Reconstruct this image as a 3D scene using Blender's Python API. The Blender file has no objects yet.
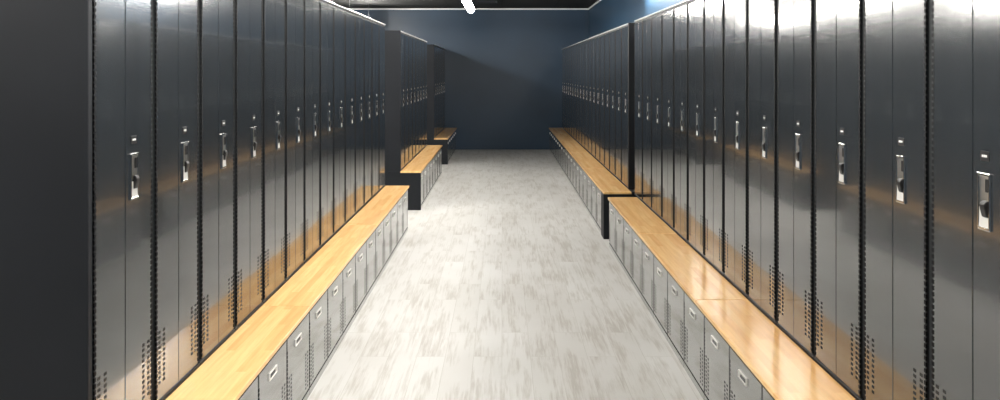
import bpy, bmesh, math, random
from mathutils import Vector, Matrix
random.seed(7)
C = bpy.context.scene.collection
sc = bpy.context.scene
PI = math.pi

# ------------------------------------------------------------------ layout (metres)
F = 770.0                      # focal length in pixels of a 1000 px wide frame
CAM = 1.80                     # eye height
XL, XR = 1.33, 1.40            # locker faces, left and right of the camera axis
BL, BR = 1.057, 1.093          # front edges of the bench boards
WL, WR = 0.4486, 0.4685        # locker widths of the two sides
YWALL = 18.0                  # far wall
XWR, XWL, YB = 2.03, -6.3, -3.0
SEAT, SLAB = 0.51, 0.023
CEIL = 3.30
LH = 1.84                      # locker height above the bench board
LD = 0.60                      # locker depth
LAMP = 2.93

# ------------------------------------------------------------------ materials
def mat(name, col=(.5,.5,.5), rough=.5, metal=0., spec=.5, emit=None, strength=0.):
    m = bpy.data.materials.new(name); m.use_nodes = True
    b = m.node_tree.nodes['Principled BSDF']
    b.inputs['Base Color'].default_value = (*col, 1)
    b.inputs['Roughness'].default_value = rough
    b.inputs['Metallic'].default_value = metal
    b.inputs['Specular IOR Level'].default_value = spec
    if emit:
        b.inputs['Emission Color'].default_value = (*emit, 1)
        b.inputs['Emission Strength'].default_value = strength
    return m

def N(m, t, **kw):
    n = m.node_tree.nodes.new(t)
    for k, v in kw.items():
        if k.startswith('i_'): n.inputs[k[2:].replace('_', ' ')].default_value = v
        else: setattr(n, k, v)
    return n
def L(m, a, ao, b, bi): m.node_tree.links.new(a.outputs[ao], b.inputs[bi])
def bsdf(m): return m.node_tree.nodes['Principled BSDF']
def ramp(m, stops):
    r = N(m, 'ShaderNodeValToRGB')
    e = r.color_ramp.elements
    while len(e) > 1: e.remove(e[-1])
    e[0].position, e[0].color = stops[0][0], (*stops[0][1], 1)
    for p, c in stops[1:]:
        q = e.new(p); q.color = (*c, 1)
    return r
def mix(m, kind='MIX', fac=None):
    n = N(m, 'ShaderNodeMix', data_type='RGBA', blend_type=kind)
    if fac is not None: n.inputs[0].default_value = fac
    return n

def paint(name, col, rough, bump=.0006, spec=.5):
    m = mat(name, col, rough, 0., spec)
    tc = N(m, 'ShaderNodeTexCoord')
    n = N(m, 'ShaderNodeTexNoise'); n.inputs['Scale'].default_value = 3.0; n.inputs['Detail'].default_value = 3
    L(m, tc, 'Object', n, 'Vector')
    r = ramp(m, [(.3, tuple(c*.9 for c in col)), (.7, tuple(c*1.1 for c in col))])
    L(m, n, 'Fac', r, 'Fac'); L(m, r, 'Color', bsdf(m), 'Base Color')
    if not bump: return m
    n2 = N(m, 'ShaderNodeTexNoise'); n2.inputs['Scale'].default_value = 5.0; n2.inputs['Detail'].default_value = 1
    L(m, tc, 'Object', n2, 'Vector')
    b = N(m, 'ShaderNodeBump'); b.inputs['Strength'].default_value = .25; b.inputs['Distance'].default_value = bump*5
    L(m, n2, 'Fac', b, 'Height'); L(m, b, 'Normal', bsdf(m), 'Normal')
    return m

M_door = paint('charcoal enamel', (.019,.0225,.026), .16, .0, 1.0); bsdf(M_door).inputs['IOR'].default_value = 1.55
bsdf(M_door).inputs['Coat Weight'].default_value = .65; bsdf(M_door).inputs['Coat Roughness'].default_value = .06
M_body = paint('charcoal recess shade', (.006,.007,.008), .5, .00006, .3)  # door enamel taken near black, shade of the door recesses put into the colour
M_panel = paint('charcoal panel', (.011,.0125,.0155), .55, .0002, .18)
M_bdoor = paint('grey enamel', (.085,.088,.085), .09, .0, 1.0); bsdf(M_bdoor).inputs['IOR'].default_value = 1.7
bsdf(M_bdoor).inputs['Coat Weight'].default_value = .7; bsdf(M_bdoor).inputs['Coat Roughness'].default_value = .04
M_bbody = paint('grey enamel frame', (.05,.052,.05), .4, .00006)
M_black = mat('black hole', (.004,.004,.005), .6)
M_hinge = mat('black hinge steel', (.003,.003,.004), .6, 0, .2)
M_leaf = mat('dark hinge leaf', (.024,.027,.029), .42, 0, .4)
M_chrome = mat('chrome', (.82,.80,.77), .16, 1.0)
M_steel = mat('brushed steel', (.55,.54,.52), .3, 1.0)
M_lip = mat('bright steel lip', (.80,.79,.76), .35, .6)
M_edge_glint = mat('painted edge glint', (.5,.51,.52), .3, .1)  # pale colour stands in for lamplight glinting on the locker lip
M_white = mat('white mark', (.8,.8,.78), .5)
M_plate = mat('black plate', (.008,.008,.009), .35)
M_trim = mat('white trim', (.85,.85,.84), .4)
M_lamp = mat('lamp diffuser', (.9,.9,.9), .5, emit=(1.0,.965,.90), strength=66)
M_alu = mat('lamp housing', (.6,.6,.62), .35, .8)
M_cable = mat('steel cable', (.4,.4,.42), .4, .8)

def wall_mat(name, col, rough):
    m = mat(name, col, rough)
    tc = N(m, 'ShaderNodeTexCoord')
    n = N(m, 'ShaderNodeTexNoise'); n.inputs['Scale'].default_value = 1.3; n.inputs['Detail'].default_value = 6
    L(m, tc, 'Object', n, 'Vector')
    r = ramp(m, [(.3, tuple(c*.88 for c in col)), (.7, tuple(c*1.12 for c in col))])
    L(m, n, 'Fac', r, 'Fac'); L(m, r, 'Color', bsdf(m), 'Base Color')
    n2 = N(m, 'ShaderNodeTexNoise'); n2.inputs['Scale'].default_value = 60; n2.inputs['Detail'].default_value = 3
    L(m, tc, 'Object', n2, 'Vector')
    b = N(m, 'ShaderNodeBump'); b.inputs['Strength'].default_value = .15; b.inputs['Distance'].default_value = .002
    L(m, n2, 'Fac', b, 'Height'); L(m, b, 'Normal', bsdf(m), 'Normal')
    return m
M_wall = wall_mat('navy wall paint', (.0125,.040,.078), .38); bsdf(M_wall).inputs['Specular IOR Level'].default_value = .5

def ceil_mat():
    m = mat('black ceiling tile', (.016,.016,.015), .8)
    tc = N(m, 'ShaderNodeTexCoord')
    br = N(m, 'ShaderNodeTexBrick', offset=0)
    for k, v in (('Color1', (.018,.018,.017,1)), ('Color2', (.015,.015,.014,1)), ('Mortar', (.003,.003,.003,1)),
                 ('Scale', 1.0), ('Mortar Size', .012), ('Brick Width', 1.2), ('Row Height', 1.2)):
        br.inputs[k].default_value = v
    L(m, tc, 'Object', br, 'Vector'); L(m, br, 'Color', bsdf(m), 'Base Color')
    return m
M_ceil = ceil_mat()

def floor_mat():
    m = mat('whitewashed plank vinyl', (.62,.60,.57), .48)
    tc = N(m, 'ShaderNodeTexCoord')
    mp = N(m, 'ShaderNodeMapping'); mp.inputs['Rotation'].default_value = (0, 0, PI/2)
    L(m, tc, 'Object', mp, 'Vector')
    br = N(m, 'ShaderNodeTexBrick', offset=.37, offset_frequency=2)
    for k, v in (('Color1', (.0,.0,.0,1)), ('Color2', (1,1,1,1)), ('Mortar', (.5,.5,.5,1)), ('Scale', 1.0),
                 ('Mortar Size', .0016), ('Mortar Smooth', .3), ('Brick Width', 1.22), ('Row Height', .18)):
        br.inputs[k].default_value = v
    L(m, mp, 'Vector', br, 'Vector')
    base = ramp(m, [(0, (.525,.517,.497)), (.5, (.545,.538,.52)), (1, (.56,.555,.538))])
    L(m, br, 'Color', base, 'Fac')
    # shift the grain from plank to plank
    sh = N(m, 'ShaderNodeVectorMath', operation='SCALE'); sh.inputs['Scale'].default_value = 37.
    L(m, br, 'Color', sh, 0)
    ad = N(m, 'ShaderNodeVectorMath', operation='ADD'); L(m, tc, 'Object', ad, 0); L(m, sh, 'Vector', ad, 1)
    st = N(m, 'ShaderNodeMapping'); st.inputs['Scale'].default_value = (1, .05, 1); L(m, ad, 'Vector', st, 'Vector')
    n1 = N(m, 'ShaderNodeTexNoise'); n1.inputs['Scale'].default_value = 60; n1.inputs['Detail'].default_value = 6; n1.inputs['Roughness'].default_value = .65
    L(m, st, 'Vector', n1, 'Vector')
    n2 = N(m, 'ShaderNodeTexNoise'); n2.inputs['Scale'].default_value = 11.0; n2.inputs['Detail'].default_value = 4
    st2 = N(m, 'ShaderNodeMapping'); st2.inputs['Scale'].default_value = (1, .22, 1); L(m, ad, 'Vector', st2, 'Vector')
    L(m, st2, 'Vector', n2, 'Vector')
    mul = N(m, 'ShaderNodeMath', operation='MULTIPLY'); L(m, n1, 'Fac', mul, 0); L(m, n2, 'Fac', mul, 1)
    stk = ramp(m, [(.23, (0,0,0)), (.37, (1,1,1))]); L(m, mul, 'Value', stk, 'Fac')
    mx = mix(m, 'MIX'); mx.inputs[7].default_value = (.25,.215,.17,1)
    sc_ = N(m, 'ShaderNodeMath', operation='MULTIPLY'); sc_.inputs[1].default_value = .46
    L(m, stk, 'Color', sc_, 0)
    m.node_tree.links.new(sc_.outputs[0], mx.inputs[0]); m.node_tree.links.new(base.outputs[0], mx.inputs[6])
    # broad cloudy wear
    n3 = N(m, 'ShaderNodeTexNoise'); n3.inputs['Scale'].default_value = .9; n3.inputs['Detail'].default_value = 4
    L(m, tc, 'Object', n3, 'Vector')
    cl = ramp(m, [(.35, (.93,.925,.915)), (.6, (1.03,1.03,1.03))]); L(m, n3, 'Fac', cl, 'Fac')
    mm = mix(m, 'MULTIPLY', 1.0)
    m.node_tree.links.new(mx.outputs[2], mm.inputs[6]); m.node_tree.links.new(cl.outputs[0], mm.inputs[7])
    sm = mix(m, 'MULTIPLY'); sm.inputs[7].default_value = (.80,.79,.76,1)
    m.node_tree.links.new(br.outputs['Fac'], sm.inputs[0]); m.node_tree.links.new(mm.outputs[2], sm.inputs[6])
    m.node_tree.links.new(sm.outputs[2], bsdf(m).inputs['Base Color'])
    return m
M_floor = floor_mat()

def wood_mat():
    m = mat('varnished maple', (.8,.55,.25), .18)
    tc = N(m, 'ShaderNodeTexCoord')
    mp = N(m, 'ShaderNodeMapping'); mp.inputs['Rotation'].default_value = (0, 0, PI/2)
    oi = N(m, 'ShaderNodeObjectInfo')
    sh0 = N(m, 'ShaderNodeVectorMath', operation='SCALE'); sh0.inputs[0].default_value = (0, 7, 0); L(m, oi, 'Random', sh0, 'Scale')
    ad0 = N(m, 'ShaderNodeVectorMath', operation='ADD'); L(m, tc, 'Object', ad0, 0); L(m, sh0, 'Vector', ad0, 1)
    L(m, ad0, 'Vector', mp, 'Vector')
    br = N(m, 'ShaderNodeTexBrick', offset=.41)
    for k, v in (('Color1', (0,0,0,1)), ('Color2', (1,1,1,1)), ('Mortar', (.2,.2,.2,1)), ('Scale', 1.0),
                 ('Mortar Size', .0006), ('Brick Width', .62), ('Row Height', .045)):
        br.inputs[k].default_value = v
    L(m, mp, 'Vector', br, 'Vector')
    r = ramp(m, [(0, (.78,.445,.175)), (.5, (.84,.51,.215)), (1, (.88,.565,.255))]); L(m, br, 'Color', r, 'Fac')
    st = N(m, 'ShaderNodeMapping'); st.inputs['Scale'].default_value = (1, .07, 1); L(m, ad0, 'Vector', st, 'Vector')
    n = N(m, 'ShaderNodeTexNoise'); n.inputs['Scale'].default_value = 60; n.inputs['Detail'].default_value = 4
    L(m, st, 'Vector', n, 'Vector')
    g = ramp(m, [(.35, (.92,.90,.86)), (.65, (1.04,1.04,1.04))]); L(m, n, 'Fac', g, 'Fac')
    mm = mix(m, 'MULTIPLY', 1.0)
    m.node_tree.links.new(r.outputs[0], mm.inputs[6]); m.node_tree.links.new(g.outputs[0], mm.inputs[7])
    m.node_tree.links.new(mm.outputs[2], bsdf(m).inputs['Base Color'])
    return m
M_wood = wood_mat()

# ------------------------------------------------------------------ mesh helpers
def box(bm, x0, x1, y0, y1, z0, z1, mi=0, bev=0., seg=1):
    g = bmesh.ops.create_cube(bm, size=1.)
    vs = g['verts']
    for v in vs:
        v.co = Vector(((x0+x1)/2 + v.co.x*(x1-x0), (y0+y1)/2 + v.co.y*(y1-y0), (z0+z1)/2 + v.co.z*(z1-z0)))
    fs = set(f for v in vs for f in v.link_faces)
    for f in fs: f.material_index = mi
    if bev:
        es = list(set(e for v in vs for e in v.link_edges))
        r = bmesh.ops.bevel(bm, geom=es, offset=bev, segments=seg, affect='EDGES', profile=.5)
        for f in r['faces']: f.material_index = mi
def prism_x(bm, x0, x1, pts, mi=0):       # outline in the y-z plane, run along x
    a = [bm.verts.new((x0, y, z)) for y, z in pts]; b = [bm.verts.new((x1, y, z)) for y, z in pts]
    n = len(pts); fs = [bm.faces.new(a), bm.faces.new(b[::-1])]
    for i in range(n): fs.append(bm.faces.new((a[i], b[i], b[(i+1)%n], a[(i+1)%n])))
    for f in fs: f.material_index = mi
def cyl(bm, p0, p1, r, seg=10, mi=0):
    p0, p1 = Vector(p0), Vector(p1); d = p1-p0
    g = bmesh.ops.create_cone(bm, cap_ends=True, segments=seg, radius1=r, radius2=r, depth=d.length)
    q = d.to_track_quat('Z', 'Y')
    for v in g['verts']: v.co = q @ v.co + (p0+p1)/2
    for f in set(f for v in g['verts'] for f in v.link_faces):
        f.material_index = mi
        if len(f.verts) == 4: f.smooth = True
def obj(name, bm, mats, parent=None, loc=(0,0,0), rz=0):
    bmesh.ops.recalc_face_normals(bm, faces=bm.faces)
    me = bpy.data.meshes.new(name); bm.to_mesh(me); bm.free()
    for m in (mats if isinstance(mats, (list, tuple)) else [mats]): me.materials.append(m)
    o = bpy.data.objects.new(name, me); C.objects.link(o)
    o.location = loc; o.rotation_euler = (0, 0, rz)
    if parent: o.parent = parent
    return o
def empty(name):
    o = bpy.data.objects.new(name, None); o.empty_display_size = .1; C.objects.link(o); return o
def tag(o, label, cat, group=None):
    o['label'] = label; o['category'] = cat
    if group: o['group'] = group
    return o
def struct(name, bm, m):
    o = obj(name, bm, m); o['kind'] = 'structure'; return o
def dup(o, parent=None):
    c = o.copy(); C.objects.link(c)
    if parent: c.parent = parent
    for ch in list(o.children): dup(ch, c)
    return c
used = set()
def take(proto):                          # the first use takes the built thing itself, later ones copy it
    if proto.name in used: return dup(proto)
    used.add(proto.name); return proto

ORD = ['first','second','third','fourth','fifth','sixth','seventh','eighth','ninth','tenth','eleventh','twelfth',
       'thirteenth','fourteenth','fifteenth','sixteenth','seventeenth','eighteenth','nineteenth']

# ------------------------------------------------------------------ room
T = .12
bm = bmesh.new(); box(bm, XWL, XWR, YB, YWALL, -.1, 0); struct('floor', bm, M_floor)
bm = bmesh.new(); box(bm, XWL-T, XWR+T, YB-T, YWALL+T, CEIL, CEIL+.1); struct('ceiling', bm, M_ceil)
bm = bmesh.new(); box(bm, XWL-T, XWR+T, YWALL, YWALL+T, -.1, CEIL); struct('wall_back', bm, M_wall)
bm = bmesh.new(); box(bm, XWR, XWR+T, YB-T, YWALL, -.1, CEIL); struct('wall_right', bm, M_wall)
bm = bmesh.new(); box(bm, XWL-T, XWL, YB-T, YWALL, -.1, CEIL); struct('wall_left', bm, M_wall)
bm = bmesh.new(); box(bm, XWL, XWR, YB-T, YB, -.1, CEIL); struct('wall_front', bm, M_wall)
def trim(name, x0, x1, y0, y1):
    bm = bmesh.new(); box(bm, x0, x1, y0, y1, CEIL-.034, CEIL-.001, 0, .003); struct(name, bm, M_trim)
trim('trim_1', XWL+.022, XWR-.022, YWALL-.022, YWALL-.0005)
trim('trim_2', XWR-.022, XWR-.0005, YB+.022, YWALL-.0005)
trim('trim_3', XWL+.0005, XWL+.022, YB+.022, YWALL-.0005)
trim('trim_4', XWL+.022, XWR-.022, YB+.0005, YB+.022)

# ------------------------------------------------------------------ tall locker (front looks along -y, base centre of the front at the origin)
def make_locker(w):
    t = empty('locker')
    h = w/2 - .0008
    bm = bmesh.new()                                    # carcass: box set back behind the doors, with a deeper lip at top and foot
    box(bm, -h, h, .028, LD, 0, LH-.014)
    box(bm, -h, h, -.001, .028, 0, .013, 0, .003)
    box(bm, -h, h, .010, .028, LH-.032, LH-.014)
    obj('carcass', bm, M_body, t)
    bm = bmesh.new(); box(bm, -h, h, -.004, .05, LH-.012, LH, 0, .004, 2); obj('top_edge_glint', bm, M_edge_glint, t)  # top lip coloured pale to carry the painted glint
    z0, z1 = .019, 1.806
    for s in (-1, 1):
        xa, xb = sorted((s*.0016, s*(w/2-.024)))
        bm = bmesh.new()
        box(bm, xa, xb, 0, .026, z0, z1, 0, .0022, 2)
        for c in (.048, .088):                          # two columns of vent slots near the hinge
            xc = s*(w/2-c)
            for k in range(11):
                zc = .085 + k*.0195
                box(bm, xc-.0085, xc+.0085, -.0005, .002, zc-.0055, zc+.0055, 1)
        d = obj('door', bm, [M_door, M_black], t)
        bm = bmesh.new()                                # piano hinge along the outer edge
        xh = s*(w/2-.0245)
        n = int((z1-z0-.02)/.0205)
        for k in range(n):
            za = z0+.012+k*.0205
            box(bm, xh-.0050, xh+.0065, -.0012, .004, za, za+.0135) if s > 0 else box(bm, xh-.0065, xh+.0050, -.0012, .004, za, za+.0135)
        for (a, b2, ya, yb) in ((.0235, .0009, .0115, .0275), (.0239, .0220, .0015, .0275)):
            box(bm, *sorted((s*(w/2-a), s*(w/2-b2))), ya, yb, z0+.001, z1-.001, 1)
        obj('piano_hinge', bm, [M_hinge, M_leaf], d)
    # latch pocket, on the right-hand door next to the split
    xc, zc, hw, hh = .060, .916, .029, .083
    bm = bmesh.new()
    box(bm, xc-hw, xc-hw+.007, -.006, .001, zc-hh, zc+hh, 0, .0018, 2)
    box(bm, xc+hw-.007, xc+hw, -.006, .001, zc-hh, zc+hh, 0, .0018, 2)
    box(bm, xc-hw+.005, xc+hw-.005, -.006, .001, zc+hh-.009, zc+hh, 0, .0018, 2)
    box(bm, xc-hw+.005, xc+hw-.005, -.006, .001, zc-hh, zc-hh+.009, 0, .0018, 2)
    box(bm, xc-hw+.005, xc+hw-.005, -.0012, .001, zc-.012, zc+hh-.007, 1)
    prism_x(bm, xc-hw+.006, xc+hw-.006, [(-.001, zc-.018), (.0005, zc-.018), (.0005, zc-hh+.008), (-.0055, zc-hh+.008)], 2)
    pk = obj('latch_pocket', bm, [M_chrome, M_steel, M_lip], d)
    bm = bmesh.new()
    prism_x(bm, xc-.006, xc+.019, [(-.0008, zc-.046), (-.007, zc-.044), (-.013, zc-.022), (-.014, zc-.006), (-.009, zc+.002), (-.0008, zc+.004)])
    bmesh.ops.bevel(bm, geom=list(bm.edges), offset=.0018, segments=2, affect='EDGES')
    obj('lift_latch', bm, M_plate, d)
    bm = bmesh.new(); box(bm, xc+.004, xc+.020, -.004, -.0005, zc+.028, zc+.066, 0, .0015)
    obj('pocket_shade', bm, M_plate, d)  # dark block added as painted shade in the upper pocket
    bm = bmesh.new()
    zp = 1.048
    box(bm, xc-.021, xc+.021, -.0022, .001, zp-.014, zp+.014, 0, .001)
    for a, b2 in ((-.0115, -.0055), (-.003, .003), (.0055, .0115)):
        box(bm, xc+a, xc+b2, -.0034, -.002, zp-.0035, zp+.0035, 1, .0012)
    obj('number_plate', bm, [M_plate, M_white], d)
    return t

# ------------------------------------------------------------------ low locker under the bench board
def make_bench_locker(w, bd):
    t = empty('bench_locker')
    h = w/2 - .0008
    bm = bmesh.new()
    box(bm, -h, h, .016, bd+.015, 0, SEAT-SLAB)
    box(bm, -h, h, bd+.0165, bd+LD+.01, 0, SEAT)
    box(bm, -h, h, -.001, .016, .0, .040, 1, .002)
    box(bm, -h, h, .003, .016, SEAT-SLAB-.016, SEAT-SLAB)
    obj('carcass', bm, [M_bbody, M_bdoor], t)
    bm = bmesh.new()
    box(bm, -w/2+.008, w/2-.008, 0, .016, .047, SEAT-SLAB-.020, 0, .0025, 2)
    for s in (-1, 1):
        for c in (.040, .080):
            xc = s*(w/2-c)
            for k in range(10):
                zc = .075 + k*.0205
                box(bm, xc-.009, xc+.009, -.0006, .002, zc-.0055, zc+.0055, 1)
    d = obj('door', bm, [M_bdoor, M_black], t)
    for s in (-1, 1):
        bm = bmesh.new()
        for k in range(17):
            za = .058 + k*.0208
            box(bm, s*(w/2-.0085)-.004, s*(w/2-.0085)+.004, -.001, .004, za, za+.0135)
        if s == (-1): obj('piano_hinge', bm, M_hinge, d)
        else: bm.free()
    xc, zc, hw, hh = -.02, .398, .058, .018
    bm = bmesh.new()
    box(bm, xc-hw, xc+hw, -.007, .001, zc+hh-.006, zc+hh, 0, .0016, 2)
    box(bm, xc-hw, xc+hw, -.007, .001, zc-hh, zc-hh+.007, 0, .0016, 2)
    box(bm, xc-hw, xc-hw+.008, -.007, .001, zc-hh, zc+hh, 0, .0016, 2)
    box(bm, xc+hw-.008, xc+hw, -.007, .001, zc-hh, zc+hh, 0, .0016, 2)
    box(bm, xc-hw+.006, xc+hw-.006, -.0012, .001, zc-hh+.006, zc+hh-.005, 1)
    box(bm, xc-.036, xc+.036, -.0045, -.001, zc-hh+.0075, zc+.002, 2, .001)
    obj('recessed_pull', bm, [M_lip, M_chrome, M_plate], d)
    return t

PL = {'L': make_locker(WL), 'R': make_locker(WR)}
PB = {'L': make_bench_locker(WL, XL-BL-.015), 'R': make_bench_locker(WR, XR-BR-.015)}
RZ = {'L': PI/2, 'R': -PI/2}
FX = {'L': -XL, 'R': XR}; FB = {'L': -BL-.015, 'R': BR+.015}; WW = {'L': WL, 'R': WR}

def bank(side, y0, n, rowname, upper, lower, gu, gl, shift=0., pitch=None):
    p = pitch or WW[side]
    for i in range(n):
        y = y0 + (i+.5)*p
        o = take(PL[side]); o.location = (FX[side], y, SEAT); o.rotation_euler = (0, 0, RZ[side])
        o.scale.x = p/WW[side]; tag(o, upper(i), 'locker', gu)
        for ch in o.children:
            if ch.name.startswith('door'): ch.rotation_euler = (random.uniform(-.0005,.0005), 0, random.uniform(-.004,.004))
        b = take(PB[side]); b.location = (FB[side], y+shift, 0); b.rotation_euler = (0, 0, RZ[side])
        b.scale.x = p/WW[side]; tag(b, lower(i), 'bench locker', gl)
def slabs(side, ys, labels, group):
    x0, x1 = (-XL+.001, -BL) if side == 'L' else (BR, XR-.001)
    for k in range(len(ys)-1):
        a, b = ys[k]+.0022, ys[k+1]-.0022
        bm = bmesh.new(); mid = (a+b)/2
        x0_, x1_ = min(x0, x1), max(x0, x1)
        if side == 'L': x0_ -= .0
        box(bm, x0_-(x0_+x1_)/2, x1_-(x0_+x1_)/2, a-mid, b-mid, 0, SLAB, 0, .004, 2)
        o = obj('bench_board', bm, M_wood, None, ((x0_+x1_)/2, mid, SEAT-SLAB+.0004))
        tag(o, labels[k], 'bench', group)
def end_panel(side, y0, y1, label):
    x0, x1 = (-XL-LD, -XL+.004) if side == 'L' else (XR-.004, XR+LD)
    bm = bmesh.new(); box(bm, x0, x1, y0, y1, 0, LH, 0, .003)
    tag(obj('end_panel', bm, M_panel, None, (0, 0, SEAT)), label, 'end panel', 'locker row end panels')
def bench_end(side, y0, y1, label):
    bm = bmesh.new()
    if side == 'L':
        box(bm, -XL-LD, -XL-.002, y0, y1, 0, SEAT, 0, .002); box(bm, -XL-.004, -BL-.004, y0, y1, 0, SEAT-SLAB, 0, .002)
    else:
        box(bm, XR+.002, XR+LD, y0, y1, 0, SEAT, 0, .002); box(bm, BR+.004, XR+.004, y0, y1, 0, SEAT-SLAB, 0, .002)
    tag(obj('bench_end_panel', bm, M_panel), label, 'bench end panel', 'bench end panels')

PL3, PR2 = (YWALL-.004-15.10)/6, (YWALL-.004-8.53)/19
# front left row: 14 lockers
YL1, YL2, YL3, YR1, YR2 = 2.494, 10.09, 15.10, 2.056, 8.53
bank('L', YL1, 14, '', lambda i: f'{ORD[i]} tall charcoal locker from the wide bare end panel of the front left row',
     lambda i: f'{ORD[13-i]} low grey locker from the far end of the front left bench',
     'tall lockers of the front left row', 'low lockers under the front left bench')
end_panel('L', YL1-.028, YL1-.001, 'wide dark charcoal end panel filling the left edge of the photo')
bench_end('L', YL1-.028, YL1-.001, 'low dark end panel of the front left bench, below the wide bare end panel')
slabs('L', [YL1-.03, 4.26, 6.52, YL1+14*WL+.01],
      ['pale wooden bench board of the front left bench, nearest the camera', 'pale wooden bench board, middle length of the front left bench',
       'pale wooden bench board at the far end of the front left bench'], 'bench boards on the left')
# middle left row: 8 lockers
bank('L', YL2, 8, '', lambda i: f'{ORD[i]} tall charcoal locker from the near end of the middle left row',
     lambda i: f'{ORD[i]} low grey locker from the near end of the middle left bench',
     'tall lockers of the middle left row', 'low lockers under the middle left bench')
end_panel('L', YL2-.028, YL2-.001, 'tall dark end panel facing the camera on the middle left row')
bench_end('L', YL2-.028, YL2-.001, 'low black end panel under the near end of the middle left bench')
slabs('L', [YL2-.03, 11.9, YL2+8*WL+.01], ['pale wooden bench board, near half of the middle left bench',
      'pale wooden bench board, far half of the middle left bench'], 'bench boards on the left')
# back left row: 5 lockers up to the far wall
bank('L', YL3, 6, '', lambda i: f'{ORD[i]} tall charcoal locker from the near end of the back left row',
     lambda i: f'{ORD[i]} low locker from the near end of the short back left bench',
     'tall lockers of the back left row', 'low lockers under the back left bench', pitch=PL3)
end_panel('L', YL3-.028, YL3-.001, 'narrow looking tall dark end panel on the back left row, nearest the navy wall')
bench_end('L', YL3-.028, YL3-.001, 'low black end panel under the near end of the short back left bench')
slabs('L', [YL3-.03, YWALL-.003], ['short wooden bench board of the back left bench, by the navy far wall'], 'bench boards on the left')
# front right row: 13 lockers, counted from the dark gap towards the camera
bank('R', YR1, 13, '', lambda i: (f'{ORD[12-i]} tall charcoal locker of the front right row, counted from the black gap' if i else
                                  'tall charcoal locker of the front right row, cut off by the photo edge'),
     lambda i: f'{ORD[12-i]} low grey locker from the far end of the front right bench',
     'tall lockers of the front right row', 'low lockers under the front right bench', -.18)
slabs('R', [YR1-.18, 2.55, 4.37, 6.16, YR1+13*WR-.175],
      ['short wooden bench board of the front right bench, nearest the camera', 'pale wooden bench board, second from the camera on the front right bench',
       'pale wooden bench board, third from the camera on the front right bench', 'pale wooden bench board at the far end of the front right bench'],
      'bench boards on the right')
# back right row: 19 lockers to the far wall
bank('R', YR2, 19, '', lambda i: f'{ORD[i]} tall charcoal locker of the back right row, counted from the black gap',
     lambda i: f'{ORD[i]} low grey locker from the near end of the back right bench',
     'tall lockers of the back right row', 'low lockers under the back right bench', pitch=PR2)
end_panel('R', YR2-.036, YR2-.001, 'tall black end panel showing in the gap between the two right rows')
bench_end('R', YR2-.225, YR2-.001, 'low black end panel under the near end of the back right bench')
slabs('R', [YR2-.23, 10.4, 12.4, 14.5, 16.2, YWALL-.003],
      ['honey wooden bench board at the near end of the back right bench', 'honey wooden bench board, second from the near end of the back right bench',
       'honey wooden bench board, third from the near end of the back right bench', 'honey wooden bench board, fourth from the near end of the back right bench',
       'honey wooden bench board touching the navy wall on the back right bench'], 'bench boards on the right')

# ------------------------------------------------------------------ hanging tube lights
def make_lamp(length):
    t = empty('tube_light')
    h = length/2
    bm = bmesh.new(); cyl(bm, (0, -h, 0), (0, h, 0), .065, 20)
    obj('diffuser', bm, M_lamp, t)
    bm = bmesh.new(); box(bm, -.022, .022, -h, h, .058, .072, 0, .003); obj('housing', bm, M_alu, t)
    for s in (-1, 1):
        bm = bmesh.new(); cyl(bm, (0, s*(h+.0005), 0), (0, s*(h+.006), 0), .066, 20); obj('end_cap', bm, M_alu, t)
        bm = bmesh.new(); cyl(bm, (0, s*(h-.15), .062), (0, s*(h-.15), CEIL-LAMP), .0025, 6); obj('suspension_cable', bm, M_cable, t)
    return t
pl = make_lamp(2.4)
G = 'hanging tube lights'
rows = [(-.56, [12.62, 9.1, 5.6, 2.1], 'over the middle of the aisle'), (1.84, [9.6, 6.0, 2.4], 'above the right lockers'),
        (-2.90, [15.7, 12.1, 8.5, 4.9, 1.3], 'over the next aisle, behind the left lockers'), (-4.85, [11.5, 7.9, 4.3, .7], 'by the far left wall')]
for x, ys, where in rows:
    for k, y in enumerate(ys):
        o = take(pl); o.location = (x, y, LAMP)
        if x == -.56 and k == 0: lb = 'glowing white tube light hanging in front of the navy far wall'
        elif x == -2.90 and k == 0: lb = 'tube light nearest the navy wall in the next aisle, behind the left lockers'
        elif x == -2.90 and k == 1: lb = 'tube light just behind the far end of the front left locker tops'
        else: lb = f'{ORD[k]} tube light from the far wall {where}'
        tag(o, lb, 'ceiling light', G)

# black grille on the ceiling near the far wall
t = empty('ceiling_vent'); t.location = (-.40, 16.2, CEIL-.001)
tag(t, 'black ceiling vent grille beside the hanging tube light', 'vent')
bm = bmesh.new()
for a, b, c, d in ((-.3,.3,-.3,-.27), (-.3,.3,.27,.3), (-.3,-.27,-.27,.27), (.27,.3,-.27,.27)): box(bm, a, b, c, d, -.014, 0, 0, .002)
obj('frame', bm, M_plate, t)
bm = bmesh.new()
for k in range(9): box(bm, -.27, .27, -.25+k*.06, -.22+k*.06, -.011, -.003)
obj('louvre', bm, M_plate, t)

# ------------------------------------------------------------------ world, camera, colour
w = bpy.data.worlds.new('World'); sc.world = w; w.use_nodes = True
w.node_tree.nodes['Background'].inputs[0].default_value = (.02,.022,.025,1)
cam = bpy.data.cameras.new('Camera'); co = bpy.data.objects.new('Camera', cam); C.objects.link(co)
co.location = (0, 0, CAM); co.rotation_euler = (PI/2, 0, 0)
cam.sensor_fit = 'HORIZONTAL'; cam.sensor_width = 36; cam.lens = 36*F/1000
cam.shift_x = -.002; cam.shift_y = -.1275; cam.clip_start = .05; cam.clip_end = 60
sc.camera = co
sc.view_settings.view_transform = 'Standard'; sc.view_settings.look = 'None'
sc.view_settings.gamma = 1; sc.view_settings.use_curve_mapping = False; sc.view_settings.exposure = .14
